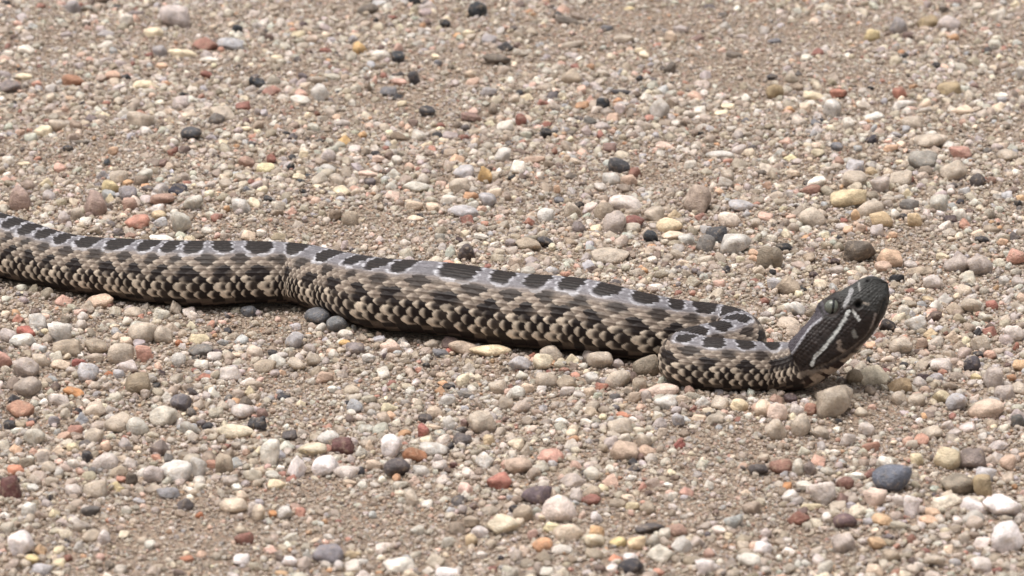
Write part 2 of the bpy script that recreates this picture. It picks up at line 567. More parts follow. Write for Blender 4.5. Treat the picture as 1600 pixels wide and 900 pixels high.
r1, r2, r3 = hash2(bi, bj), hash2(bi, bj, 3), hash2(bi, bj, 5)
spot1 = 1 - smooth(.75, 1.15, np.hypot(dhalf / .54, (K - 6.1) / 1.3) + .3 * (r1 - .5))
spot2 = 1 - smooth(.80, 1.1, np.hypot(dfull / .54, (K - 8.7) / 1.55) + .24 * (r2 - .5))
spot3 = 1 - smooth(.8, 1.1, np.hypot(dhalf / .55, (K - 11.0) / 1.35) + .35 * (r3 - .5))


def mixc(a, b, f):
    return a * (1 - f[..., None]) + b * f[..., None]


grey = lin((128, 124, 127)); brow_ = lin((138, 124, 112)); cream = lin((232, 216, 196)); dark = lin((36, 27, 26))
dark2 = lin((46, 37, 33)); halo_c = lin((200, 198, 201)); brown = lin((70, 58, 52))
col = mixc(np.broadcast_to(grey, UU.shape + (3,)), brow_, smooth(3.5, 6.2, K))
col = col * (.78 + .4 * r1)[..., None]
edge_l = smooth(.35, .95, (ba ** 2 + bb ** 2) ** .5)
col = mixc(col, lin((208, 194, 178)), smooth(.3, .85, ba) * smooth(4.5, 7.5, K) * .6)
col = mixc(col, brown, .14 * (1 - edge_l) * smooth(3, 6, K))
# pale tips and dark roots low on the sides
low = smooth(9.0, 10.2, K) * (np.abs(bj) <= 12)
tip = smooth(.34, .80, np.hypot(np.maximum(ba, 0), bb * .55 * (ba > -.2)) + .55 * (r2 - .45))
lowc = mixc(np.broadcast_to(dark, UU.shape + (3,)), cream * 1.0, tip)
lowc = lowc * (.85 + .25 * r3)[..., None]
col = mixc(col, lowc, low * (.72 + .28 * r1))
col = mixc(col, brown * .55, spot1 * .92)
tipdark = .35 * smooth(.45, .75, ba)
col = mixc(col, dark, spot2 * (.97 - .5 * tipdark * smooth(8.5, 10.5, K)))
col = mixc(col, dark, spot3 * (1 - .8 * smooth(.35, .75, ba)))
col = mixc(col, halo_c, np.clip(halo, 0, 1) * (K < 6.4) * (.35 + .6 * r3))
bl_c = dark2[None, None] * (.6 + .75 * np.exp(-(bb / .3) ** 2))[..., None] * (.85 + .3 * r2)[..., None]
col = mixc(col, bl_c, blot)
col = mixc(col, dark * 1.2, np.clip(halo * 0 + np.exp(-((rad - .93) / .07) ** 2), 0, 1) * .6 * (K < 5))
vent = mixc(np.broadcast_to(lin((104, 92, 82)), UU.shape + (3,)), lin((38, 30, 29)), (hash2(bi, np.floor(theta[None] * 5) + 0 * UU) > .45) * .9)
col = np.where((bj == 20)[..., None], vent, col)
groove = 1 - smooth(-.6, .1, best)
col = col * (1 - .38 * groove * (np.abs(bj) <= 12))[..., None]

# ---- head colours
hcol = np.broadcast_to(lin((56, 48, 45)), UU.shape + (3,)).copy()
hr = .75 + .5 * hash2(np.round(cu - off_), np.round(cv))
hcol = hcol * hr[..., None]


TQ = (tpx * .45 + (np.round(cu * 1.6 - off_) + off_) / 1.6 * 6.2 * .55, hpx)


def paint(pts_, wpx, rgb, f=1.0, soft=1.2):
    global hcol
    wpx = wpx * (.72 + .34 * np.abs(np.sin(tpx / 5.3 + hpx / 11.0)) + .18 * (hash2(np.round(tpx / 2.6), np.round(hpx / 2.6), 4) - .5))
    d = seg_dist(TQ, pts_)
    hcol = mixc(hcol, lin(rgb), f * (1 - smooth(wpx - soft, wpx + soft, d)) * sidefac)


above = smooth(-1, 3, np.where(tpx < EYE[0] - 6, hpx - np.interp(tpx, *zip(*sorted(crop(*p) for p in [(385, 380), (320, 430), (260, 510), (215, 580), (150, 640)]))), -9))
hcol = mixc(hcol, lin((92, 86, 91)), above * smooth(.2, .5, near) * .95)
top = smooth(.9, .3, near) * (hpx > 0)
hcol = mixc(hcol, lin((104, 96, 96)) , top * smooth(14, 9, np.abs(side) / pxm) * (tpx < 95) * .8)
snout = smooth(128, 150, tpx + hpx * .4)
hcol = mixc(hcol, lin((74, 74, 72)), snout * .8)
low_h = smooth(2, 8, np.where(dm < 200, (np.interp(tpx, *zip(*sorted(crop(*p) for p in mouth))) - hpx), 0))
chn = hash2(np.round(tpx / 7.0), np.round(hpx / 6.0), 2)
chin = mixc(np.broadcast_to(lin((192, 176, 160)), UU.shape + (3,)), lin((62, 47, 43)), (chn > .6) * 1.0)
hcol = mixc(hcol, chin, low_h * smooth(150, 115, tpx) * .9)
hcol = mixc(hcol, lin((60, 50, 47)), low_h * smooth(110, 140, tpx) * .8)
paint([(385, 378), (320, 430), (260, 510), (215, 580), (150, 640)], 1.7, (176, 174, 178), .85)
bead = [(548, 330), (522, 385), (490, 437), (455, 490), (425, 525), (390, 568), (345, 608), (322, 665)]
paint(bead, 4.6, (30, 25, 24), .8, 2)
paint(bead, 2.6, (198, 198, 194), 1.0, .8)
paint([(560, 205), (545, 250), (522, 298)], 3.4, (170, 168, 168), .9)
paint([(575, 322), (592, 352), (612, 388)], 2.0, (205, 204, 200), 1, .8)
paint([(600, 160), (612, 205)], 1.6, (165, 163, 160), .8)
paint([(640, 282), (668, 288)], 1.8, (190, 178, 165), .8)
paint([(706, 348), (692, 398), (672, 440)], 1.5, (170, 160, 155), .8)
paint([(578, 452), (584, 488)], 3.0, (150, 148, 142), .8)
paint([(492, 520), (490, 560), (520, 575)], 3.4, (150, 136, 124), .8)
paint([(335, 688), (430, 650), (540, 583), (640, 503), (690, 432)], 1.7, (158, 146, 136), .8)
paint([(215, 745), (290, 715), (370, 705)], 4.5, (150, 138, 126), .7)
hcol = mixc(hcol, lin((16, 13, 12)), np.exp(-(dpit / 5) ** 4) * sidefac)
hcol = mixc(hcol, lin((24, 20, 20)), np.exp(-(dnos / 3.5) ** 4) * smooth(.2, .5, near))
hcol = mixc(hcol, lin((30, 26, 25)), np.exp(-((de - 15) / 2.5) ** 2) * sidefac * .8)
hcol *= (1 - .35 * np.exp(-(dm / 1.3) ** 2) * sidefac)[..., None]
fh = smooth(-8, 6, tpx + hpx * .12)
# stretched skin of the neck: thin dark and pale streaks
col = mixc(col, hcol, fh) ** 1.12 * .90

idx = np.arange(NR * NA).reshape(NR, NA)
f4 = np.stack([idx[:-1], idx[1:], np.roll(idx[1:], -1, 1), np.roll(idx[:-1], -1, 1)], -1).reshape(-1, 4)
verts = V.reshape(-1, 3)
ncap = len(verts)
tipv = C[-1] + T[-1] * (s_end - s_rings[-1])
tailv = C[0] - T[0] * .0008
verts = np.vstack([verts, tipv[None], tailv[None]])
cols = np.vstack([col.reshape(-1, 3), col[-1, 0][None], col[0, 0][None]])
me = bpy.data.meshes.new("snake")
tri = []
for k in range(NA):
    tri.append((idx[-1, k], ncap, idx[-1, (k + 1) % NA]))
    tri.append((idx[0, (k + 1) % NA], ncap + 1, idx[0, k]))
tri = np.array(tri)
me.vertices.add(len(verts)); me.vertices.foreach_set("co", verts.astype(np.float32).ravel())
lv = np.concatenate([f4.ravel(), tri.ravel()]).astype(np.int32)
me.loops.add(len(lv)); me.loops.foreach_set("vertex_index", lv)
st = np.concatenate([np.arange(0, len(f4) * 4, 4), len(f4) * 4 + np.arange(0, len(tri) * 3, 3)]).astype(np.int32)
me.polygons.add(len(st)); me.polygons.foreach_set("loop_start", st)
me.polygons.foreach_set("use_smooth", np.ones(len(st), bool))
me.update(calc_edges=True)
ca_ = me.attributes.new("skin", 'FLOAT_COLOR', 'POINT')
ca_.data.foreach_set("color", np.column_stack([np.clip(cols, 0, 1), np.ones(len(cols))]).astype(np.float32).ravel())
me.materials.append(M_SKIN)
snake = bpy.data.objects.new("snake", me)
COL.objects.link(snake)
snake["label"] = "spotted grey brown rattlesnake stretched over the gravel with its head raised"
snake["category"] = "snake"


def eye_mat():
    m, nt, b = new_mat("snake_eye")
    L = nt.links
    tc = node(nt, "ShaderNodeTexCoord")
    sp = node(nt, "ShaderNodeSeparateXYZ"); L.new(tc.outputs["Object"], sp.inputs[0])
    ab = node(nt, "ShaderNodeMath", operation='ABSOLUTE'); L.new(sp.outputs[0], ab.inputs[0])
    r = node(nt, "ShaderNodeValToRGB")
    r.color_ramp.elements[0].position = .10; r.color_ramp.elements[0].color = (.006, .006, .006, 1)
    r.color_ramp.elements[1].position = .20; r.color_ramp.elements[1].color = (*lin((100, 102, 92)), 1)
    L.new(ab.outputs[0], r.inputs[0])
    n = node(nt, "ShaderNodeTexNoise"); n.inputs["Scale"].default_value = 9
    L.new(tc.outputs["Object"], n.inputs["Vector"])
    mr = node(nt, "ShaderNodeMapRange"); mr.inputs[1].default_value = .35; mr.inputs[2].default_value = .65
    mr.inputs[3].default_value = .6; mr.inputs[4].default_value = 1.2
    L.new(n.outputs["Fac"], mr.inputs[0])
    vm = node(nt, "ShaderNodeVectorMath", operation='SCALE')
    L.new(r.outputs[0], vm.inputs[0]); L.new(mr.outputs[0], vm.inputs["Scale"])
    L.new(vm.outputs[0], b.inputs["Base Color"])
    b.inputs["Roughness"].default_value = .12
    return m


ME_EYE = eye_mat()
bm = bmesh.new()
bmesh.ops.create_uvsphere(bm, u_segments=28, v_segments=18, radius=1)
for f in bm.faces:
    f.smooth = True
em = bpy.data.meshes.new("eye"); bm.to_mesh(em); bm.free(); em.materials.append(ME_EYE)
ri = int(np.argmin(np.abs(t_head - EYE[0])))
for sgn in (1, -1):
    prof = wd[ri] * max(1 - (EYE[1] * pxm / ht[ri]) ** n_top, .05) ** (1 / n_top)
    er = 13.0 * pxm
    c = C[ri] + UPR[ri] * EYE[1] * pxm + SIDE[ri] * sgn * (prof - er * .66)
    e = bpy.data.objects.new("eye", em)
    COL.objects.link(e)
    e.parent = snake
    e.location = c
    e.scale = (er, er * .85, er)
    e.rotation_euler = (0, math.radians(8), 0)

# rattle at the tail tip
rb = bmesh.new()
prev = None
rc = C[0]; rt = -T[0]; rs = SIDE[0]; ru = np.cross(rs, rt)
rv_, rf_ = [], []
NP = 12
for k, (d_, w_) in enumerate([(0, .7), (.6, 1.5), (1.4, 1.6), (2.0, 1.1), (2.5, 1.5), (3.3, 1.5), (3.9, 1.0), (4.4, 1.35), (5.1, 1.3), (5.7, .8), (6.1, .05)]):
    for a in range(NP):
        an = 2 * math.pi * a / NP
        rv_.append(rc + rt * d_ / 1000 * 1.1 + rs * math.cos(an) * w_ / 1000 + ru * math.sin(an) * w_ / 1000 * 1.05)
    if k:
        for a in range(NP):
            rf_.append(((k - 1) * NP + a, (k - 1) * NP + (a + 1) % NP, k * NP + (a + 1) % NP, k * NP + a))
rattle = bpy.data.objects.new("rattle", mesh_from("rattle", np.array(rv_), np.array(rf_), plain_mat("rattle_horn", (150, 132, 104), .45)))
COL.objects.link(rattle)
rattle.parent = snake

# ------------------------------------------------------------------ stones: shapes
def ico(sub):
    b_ = bmesh.new()
    bmesh.ops.create_icosphere(b_, subdivisions=sub, radius=1)
    b_.verts.ensure_lookup_table()
    v = np.array([x.co[:] for x in b_.verts]); f = np.array([[w.index for w in p.verts] for p in b_.faces])
    b_.free()
    return v, f


def stone_shape(d, r, kind):
    n = {'o': 16, 'm': 13, 'a': 9}[kind]
    nn = r.normal(size=(n, 3)); nn /= np.linalg.norm(nn, axis=1)[:, None]
    bs_ = np.linalg.qr(r.normal(size=(3, 3)))[0]
    nn = np.vstack([nn, bs_, -bs_])
    lo = {'o': .86, 'm': .74, 'a': .62}[kind]
    c = r.uniform(lo, 1.0, len(nn)); c[n:] = r.uniform(.88, 1, 6)
    p = {'o': 8, 'm': 18, 'a': 40}[kind]
    m = np.maximum(d @ nn.T, 0) / c
    rad = (m ** p).sum(1) ** (-1 / p)
    v = d * rad[:, None]
    v = v * (1 + {'o': .022, 'm': .035, 'a': .04}[kind] * fourier3(d, 3.5, 8, r) + .016 * fourier3(d, 9, 8, r))[:, None]
    lo_, hi_ = v.min(0), v.max(0)
    return (v - (lo_ + hi_) / 2) / ((hi_ - lo_) / 2)


def tone(c, s=.72):
    """dusty road stones: less saturated than the bare eye names them"""
    c = np.asarray(c, float)
    g_ = c.mean()
    c = g_ + (c - g_) * s
    return lin(c * np.array([1.012, .982, .958]))


D4, F4 = ico(4)
D3, F3 = ico(3)
PEB = {}
sr = np.random.default_rng(21)
for kind, n in (('o', 12), ('m', 18), ('a', 18)):
    PEB[kind] = [mesh_from("pebble", stone_shape(D4 if False else D3, sr, kind), F3, M_PEB) for _ in range(n)]

# ------------------------------------------------------------------ stones: where the photograph has them
PAL = dict(q=(172, 160, 145), w=(208, 203, 193), g=(190, 190, 175), l=(178, 168, 166), d=(66, 64, 68), b=(112, 113, 120), r=(146, 92, 80),
           p=(210, 165, 148), o=(190, 140, 98), y=(218, 204, 172), c=(214, 192, 168), n=(126, 108, 90), m=(84, 68, 70), t=(156, 142, 124),
           k=(44, 43, 46), kb=(52, 57, 64), b2=(170, 173, 180), o1=(166, 116, 86), o2=(212, 172, 140), b3=(152, 148, 150), l2=(130, 120, 120),
           m2=(132, 120, 122), n3=(104, 95, 86), oy=(205, 165, 105), rn=(134, 106, 98), r2=(158, 112, 98), y2=(206, 192, 156), w2=(186, 184, 180),
           y3=(208, 190, 140), oy2=(168, 148, 112), wg=(190,190,185), rp=(168, 108, 88), pk=(170, 145, 135), y4=(196, 174, 138),
           b4=(142, 137, 142), db=(66, 66, 80), rn2=(168, 134, 118), rp2=(188, 128, 108), W=(230, 227, 220), wg2=(180,178,169), Y=(226, 216, 168),
           pp=(216, 188, 172), b5=(166, 165, 170), m3=(80, 70, 70), op=(210, 150, 125), t2=(162, 147, 118), dk=(72, 73, 78), pp2=(190, 162, 142),
           w3=(186, 177, 172), pk2=(168, 150, 136), R=(132, 78, 70), y5=(222, 203, 166), pw=(226, 211, 196), bg=(122, 119, 116),
           l3=(164, 153, 147), n5=(138, 127, 110), Y2=(207, 188, 148), oy3=(198, 172, 132), o3=(202, 166, 126), dn=(100, 89, 78), o4=(206, 172, 142),
           rn3=(150, 108, 92), bg2=(152, 149, 142), dn2=(88, 81, 81), rp3=(188, 140, 126), d2=(60, 56, 66), pk3=(206, 152, 134),
           c2=(208, 180, 156), b6=(96, 99, 106), bg3=(92, 91, 90), R2=(190, 108, 94), o5=(186, 112, 72), R3=(150, 82, 74), n6=(148, 132, 108),
           t3=(162, 150, 140), o6=(192, 132, 82), rn4=(180, 132, 108), b7=(108, 104, 110), wq=(180, 175, 163), b8=(152, 157, 167), c3=(200, 184, 166),
           y6=(198, 187, 162), b6b=(116, 120, 124), W2=(218, 218, 210), c4=(188, 168, 148), R4=(168, 98, 88), rd=(110, 72, 70), q2=(172, 161, 147),
           pw2=(212, 188, 173), op2=(206, 134, 104), c5=(192, 168, 148), pk4=(202, 148, 131), dn3=(58, 50, 49), n7=(168, 152, 133), m4=(80, 75, 82),
           y7=(202, 191, 167), oy4=(172, 147, 112), R5=(172, 108, 94), rd2=(106, 64, 61), w4=(208, 202, 203), b9=(142, 141, 146), wp=(194, 178, 158),
           y8=(202, 182, 124), rn5=(172, 108, 78), n8=(128, 115, 110), m5=(88, 80, 82), o7=(162, 108, 74), wg3=(196,193,183), Wp=(226, 211, 201),
           b10=(128, 124, 132), W3=(220, 216, 206), we=(216, 202, 194), mv=(102, 87, 94), y9=(226, 216, 172), o8=(206, 152, 112), o9=(221, 177, 128),
           o10=(216, 191, 152), dk2=(56, 53, 59), pk5=(186, 162, 144), q3=(162, 150, 134), pw3=(207, 183, 163), bs=(98, 105, 121), y10=(207, 192, 158),
           pk6=(216, 168, 148), rn6=(132, 92, 82), W4=(217, 207, 188), mv2=(112, 88, 91))
TILES = {
 (0, 0): "1090,95,210,130,l,a;785,135,100,80,w;960,205,130,60,y;1285,275,170,85,r2,a;1440,270,180,80,b2;1480,170,75,60,kb;460,515,160,80,o1;910,535,170,65,y;1195,848,135,85,dk,o;1145,590,70,30,k;715,460,45,30,k;270,810,120,70,y,a;590,5,180,35,n;35,45,60,45,d;460,60,90,80,b3;660,285,110,70,w;165,320,120,70,w;840,90,120,50,l2;1140,340,190,35,y;1015,415,80,45,o2;1290,465,80,50,r;1580,500,50,65,kb;1520,690,100,55,r;1130,650,110,85,l;150,490,110,50,y;320,560,70,35,r;60,550,150,80,l2;115,180,60,45,p;600,140,55,40,p;565,385,70,30,p;775,720,90,80,w;880,770,180,100,q;360,780,120,80,q;650,720,70,40,y;565,735,70,50,m2;1390,740,180,90,q;1310,375,120,45,w;660,215,110,45,b3;1000,330,90,70,b3;50,340,80,50,w",
 (400, 0): "1385,90,130,110,kb,o;990,20,80,60,kb;1180,155,75,50,k;285,138,75,40,m;700,70,140,70,n3;890,355,90,80,kb;650,300,95,75,oy;1560,300,110,60,d,o;1505,380,180,75,n3;1135,412,60,45,b;985,495,75,80,d;880,475,90,30,d;895,515,100,45,p;830,560,110,60,b;885,590,70,40,d;1070,680,105,70,d,o;1345,710,130,60,rn;1155,762,55,40,r;100,555,130,75,r2;20,505,80,65,kb;285,585,90,50,p;275,635,130,60,w;400,590,110,110,w2;775,340,120,60,w;1330,220,80,45,y;435,320,80,45,r;265,210,90,50,y2;130,365,80,40,y;700,550,50,60,n;740,505,40,60,p;1560,770,110,70,w;1450,585,110,60,b3;1080,50,110,70,l;910,640,70,40,y;190,860,50,30,k;555,870,90,50,oy;1120,355,55,40,y;900,860,130,50,n",
 (800, 0): "565,665,95,75,kb,o;215,815,75,65,k,o;345,150,180,45,n3;995,240,80,80,c;1150,240,110,45,rn;1290,245,80,30,rn;590,205,90,40,b;700,260,130,60,q;985,435,80,75,n3;690,580,140,30,d;1005,525,45,25,k;440,665,90,50,o;490,635,60,60,p;55,735,70,80,r;985,665,80,60,n;840,625,90,60,w;920,690,130,120,w2;1175,700,80,60,w;1350,675,90,40,y;1310,715,90,35,y;120,460,35,25,k;310,395,55,35,p;95,605,90,45,y;570,770,110,50,l;370,495,130,90,t;1390,350,120,40,n3;730,45,90,25,y3;850,65,110,30,n;365,300,170,40,q;1055,180,100,50,l;790,325,60,35,y;370,815,60,35,n3;1175,845,40,25,k;1460,765,60,35,b",
 (1200, 0): "650,200,100,75,y3;855,338,70,40,k;1000,140,130,80,oy2;815,160,110,110,b3;1430,125,90,95,w;1130,160,140,90,l;45,575,110,110,oy2;25,495,70,40,d;285,600,140,65,y;440,590,110,65,rp;820,595,90,70,rp;1135,560,150,80,oy2;1215,705,150,55,c;660,740,140,60,wg;860,660,160,60,w2;400,700,120,120,w2;900,800,140,80,q;1455,605,90,45,w;640,555,45,30,k;230,690,70,60,c;500,800,80,80,w;1095,60,60,45,n3;1160,10,120,40,rn;1545,35,80,50,y;300,785,70,40,b;1015,860,90,40,w;40,235,90,40,b;980,665,80,60,c;1290,545,60,40,rn;1590,440,70,100,w2",
 (0, 200): "125,420,140,160,pk,o;595,475,150,165,pk,m;695,375,120,85,y3;800,425,110,90,b4;1110,415,115,70,db,a,-15;1010,465,170,85,rn2,a,5;860,590,165,85,rp2,a,6;995,555,95,60,y4;1020,690,180,70,W;1130,600,140,140,wg2,a;1205,500,130,90,wg2,a;1510,520,120,95,w2,a;1295,655,75,55,w;1550,680,100,70,c;535,585,80,55,w;405,550,90,75,l;480,535,80,70,q;670,218,42,45,kb,o;425,130,70,40,d,m,-15;500,90,120,35,n3,m,12;1090,105,55,50,w;380,255,90,55,p;35,305,80,35,p;1395,95,60,30,y;1495,75,90,50,w;740,320,130,80,q;905,315,110,75,wg2;1410,400,85,65,q;1545,432,55,40,b;705,155,75,55,o2;1540,30,75,35,y;690,445,60,60,y2;1020,240,50,50,rn;640,300,80,60,b3;20,455,60,55,c;810,490,100,80,rn2;820,665,90,40,rn2;1570,380,55,40,r;290,335,90,60,y2;150,230,80,30,y;50,210,80,50,w;775,550,60,35,c;1545,215,110,70,rn2",
 (400, 200): "60,270,115,70,Y,o;215,262,55,45,kb,o;325,322,60,35,kb,o;280,362,55,35,kb,o;297,430,45,32,k;95,210,65,60,r,m,-25;270,328,90,45,y;295,180,65,55,y;455,185,100,85,l;450,270,100,60,w2;540,410,130,70,y,a,-10;700,295,130,45,pp;850,430,105,55,pp;765,210,85,50,pp;880,220,65,60,w;1255,193,100,60,o2,o;1430,290,95,110,oy,m;1300,275,140,80,b5;1270,355,140,90,q;1300,510,200,80,b5;1450,430,110,100,b5;1000,365,170,70,wg2;845,370,80,50,wg2;985,480,120,65,c,o;1110,490,100,50,c;1200,440,110,70,w;1325,800,115,105,m3,m,-25;590,590,110,95,t;490,570,90,70,n;228,540,60,55,p,o;1200,860,90,50,op;40,430,80,50,y;385,400,60,35,y;1005,295,80,35,c;860,290,100,60,wg2;1545,165,110,90,w2;1365,75,70,50,c;140,690,110,50,t2;1000,565,120,35,c;190,62,50,25,k;395,95,75,25,k;1165,580,70,35,pp;35,670,70,50,w;1410,700,100,40,w;1270,725,50,40,m;1415,835,50,35,c;550,80,80,50,oy",
 (800, 200): "670,205,140,105,dk,m;620,295,115,80,w2;735,310,100,70,pp2;720,465,230,85,w3,a,-10;1160,440,200,175,pk2,m;760,575,145,85,R,m,4;1185,545,95,50,r2;985,600,170,100,y5,o;1010,670,150,70,c;1355,575,150,95,pw,o,-25;865,675,90,85,kb,m,-20;1210,705,140,110,bg,m;1280,655,140,100,dk,m;1400,715,190,130,w2,m;210,722,115,70,d,m,-15;890,535,130,95,q;1015,530,95,60,y4;525,603,75,45,y,o;520,655,70,45,c;420,605,95,80,l2;640,580,150,140,l3;870,815,85,45,w;1515,775,80,45,o2;1510,810,60,50,o2;1590,820,120,150,n5,o;610,100,90,60,rn;960,105,130,45,pp;1110,210,90,60,w;1045,120,50,40,W;1065,835,80,50,c;295,430,70,45,b;570,510,130,110,t;380,500,110,100,q;215,540,110,90,w2;1350,300,80,90,q;1420,325,70,60,q;1300,320,40,40,r;280,360,45,60,o2;370,280,80,40,n3;340,175,50,45,c;40,250,100,90,w;130,185,160,50,pp2;1300,150,190,60,w2;1090,690,110,60,wg;1560,285,70,40,n3;1300,390,70,40,o2;110,580,70,50,rp;120,530,80,40,c;1030,775,90,60,q;100,740,170,80,t;620,800,250,90,q,a;1430,500,160,70,b5",
 (1200, 200): "500,445,240,125,Y2,a,8;635,515,160,125,q,m,-15;705,590,150,110,oy3,m;545,555,60,105,o3,o,25;915,595,100,90,oy3;880,500,120,80,bg;800,550,70,60,w;850,570,60,40,d;1070,495,130,105,wg2,o;100,748,110,52,k,m;570,770,210,145,dn,a;760,820,160,130,o4,m;720,870,110,70,pp2;275,560,170,120,q,o;265,395,140,65,rn3,o;300,345,130,70,w;540,335,160,110,q;495,290,110,40,l;970,240,190,120,bg2;1160,290,180,120,q;1310,345,110,80,dn2;1395,350,60,45,rn2;1200,180,150,80,rp3,m,-15;1020,110,220,90,q;1120,120,80,50,W;760,152,110,50,o2;645,105,90,60,d2;430,150,80,60,b;140,200,95,40,Y;160,285,85,50,c;645,290,75,65,y4,o;450,220,70,55,rn2;700,375,130,95,l3;820,340,170,90,q;545,255,120,80,b5;1320,655,110,55,c;1335,697,90,45,d;1140,580,85,50,m;1200,560,90,80,w,a;1530,665,100,60,dn2;1550,810,120,100,pk3;1460,715,80,50,o2;1090,810,90,50,y;1180,850,180,110,l3;1320,860,170,120,l3;500,640,65,55,o2;575,635,75,65,pp2;775,680,70,45,o2;680,655,90,80,l;1500,190,140,80,q;825,235,60,28,y;420,830,60,45,m;40,820,110,150,n5,o;755,460,90,60,q;870,415,80,60,y2;650,440,90,55,n5;1565,490,55,40,k;1580,460,60,40,o3",
 (0, 450): "605,-12,170,85,c2,m;790,25,110,50,c;665,65,130,70,rp3;395,70,110,65,p;890,35,80,50,b;1555,145,110,60,b6,o;385,295,155,140,w2,a;235,210,140,100,w2,a;165,285,125,75,R2,m,-12;145,360,155,90,wg;110,185,80,55,rp2;600,380,160,100,t,a;420,405,200,100,t;755,415,175,140,q,o;905,410,120,105,pk3;900,270,190,140,q,o;1010,270,140,110,q;790,330,85,60,c;740,290,90,50,c;1110,440,105,90,w2,o;1258,465,95,65,w,o;1340,410,100,60,w3;1355,375,80,40,m;1250,375,160,75,bg,m;1435,520,150,90,w3,a;1120,328,50,45,o5;25,490,130,105,rp3;490,490,100,60,R3,o,10;500,438,50,40,W;380,500,130,70,c,a;160,535,170,130,l3,a;550,560,140,130,b5,a;800,495,130,75,l;740,550,80,55,b5;860,610,190,140,n6,a;175,645,180,120,t3,o;85,710,80,60,d;465,670,150,55,o6,m,-25;370,705,130,80,w3;270,725,75,45,W;125,760,180,110,rn4,a;1130,715,130,100,b7,o;1040,680,85,65,w,o;980,612,55,35,k;1020,800,170,120,wq,a;860,870,140,110,wg2,o;740,850,180,120,q;510,815,90,80,b8;600,760,130,90,c3;335,830,80,70,b4;1280,535,90,40,rp;1245,305,130,65,y2;1100,120,75,85,q,a;1560,635,70,65,y2;1520,780,150,90,w3;1590,850,80,70,d,o;1545,710,90,60,dn;1470,885,240,90,y6;550,110,100,80,q;260,480,110,90,q;1005,530,60,40,m;680,545,60,30,o5;270,280,80,40,y2;60,860,90,60,d;110,890,80,40,w;1480,390,90,35,c;45,320,110,90,l;840,140,140,70,q;1400,740,90,60,q",
 (400, 475): "410,78,170,105,b6,o;560,110,135,100,b6b,o,-15;405,140,70,55,w;240,210,115,100,b5;130,325,115,75,W2,o,-22;105,280,70,40,d;60,365,150,80,t;255,355,120,80,q;360,335,95,85,q;560,180,100,60,w;555,235,80,50,oy;620,270,120,80,l2;840,260,120,80,pp,m,15;1105,250,95,55,q;1360,228,200,85,c4,m,-20;1465,315,270,70,y5,o,-4;1150,310,110,45,b;1210,300,50,40,R2;490,310,75,55,w;705,325,90,60,w2;480,503,65,45,W2;175,570,90,45,d,m,-15;280,620,65,45,y;1355,518,75,50,w;1305,552,110,50,bg,o;1500,670,80,60,w,o;1120,680,110,80,c4,o;1060,720,95,60,dn2;1045,805,75,115,R4,a;1115,775,110,35,c,m,-10;1205,755,80,105,w2;1410,740,170,130,q;540,885,150,100,rd,a;40,695,75,70,rn;30,755,80,90,d,o;210,820,100,60,dn2;1305,745,55,55,rn;430,430,110,70,pp2;345,455,55,45,w;595,665,60,45,w;725,670,60,50,w2;530,700,60,35,w;845,690,80,50,o2;1455,865,80,70,y4;1290,855,130,70,dn2;1510,505,120,90,q;1590,560,60,80,w;460,830,150,90,w2;1190,595,110,70,w2;810,320,55,40,m;160,400,60,35,o2",
 (800, 500): "545,270,180,120,q2,a;270,215,150,100,q,o;195,285,130,110,y6;840,300,180,130,n5,o;500,375,90,80,w2;660,385,170,110,q,o;560,430,90,50,rp;490,470,85,55,c;930,455,230,75,pw2,o,6;765,500,95,70,c4;840,505,70,80,l3;960,545,150,85,w2;690,620,80,45,op2,o;757,645,55,40,W,o;310,650,85,55,W2;465,660,85,50,w;680,690,150,100,q;1190,535,110,65,w2;1300,550,120,90,q,a;1420,565,115,85,y5,o;1570,580,120,110,c,o;1165,628,100,50,c;1115,470,80,55,rn2;1040,640,80,90,b5;35,455,100,90,W2;90,430,100,70,c;250,475,45,28,W;215,385,140,100,q,a;340,400,130,90,t,a;1045,782,90,60,R3;700,835,180,130,c5,m;800,875,60,45,rn;620,790,90,90,l;240,870,170,85,pk4,m;830,780,110,110,q;800,420,100,80,t;165,205,60,40,rp;340,450,110,60,w3;50,280,150,90,b5;665,290,70,60,l;810,300,50,40,y;85,830,80,80,q",
 (1200, 400): "800,140,105,50,k,m;750,435,110,75,dn3,m,-20;125,200,160,125,n7;170,345,140,90,w2,a,-15;40,190,90,80,b5;130,435,150,80,c3;1030,160,120,90,w3;1105,245,110,65,w2;1000,258,75,45,y4;840,350,90,80,w;920,430,140,110,w2;1015,488,100,60,y4;1150,505,100,80,c;1275,670,120,100,m4,o;1320,605,80,40,d;1310,465,65,50,d;640,657,55,35,k;665,760,190,110,y7,a;960,550,80,70,pp2;1080,680,150,80,w3;825,810,150,100,oy4;530,770,110,100,n6;1570,685,90,70,o3;1410,760,130,130,l3;1480,840,130,90,l3;1330,545,130,100,q;1540,480,130,100,w3;830,570,150,110,q;1180,870,130,60,w2;960,750,90,50,m;955,785,100,60,w3;1400,300,80,60,R5;1270,310,130,100,q;1170,320,130,80,n7;285,110,60,45,m;1550,560,45,60,rp;1300,755,70,50,y3;530,105,80,45,c;950,90,170,60,n7;890,50,90,60,w3;640,560,70,45,o2;1560,160,80,60,w3;1475,150,70,60,w2",
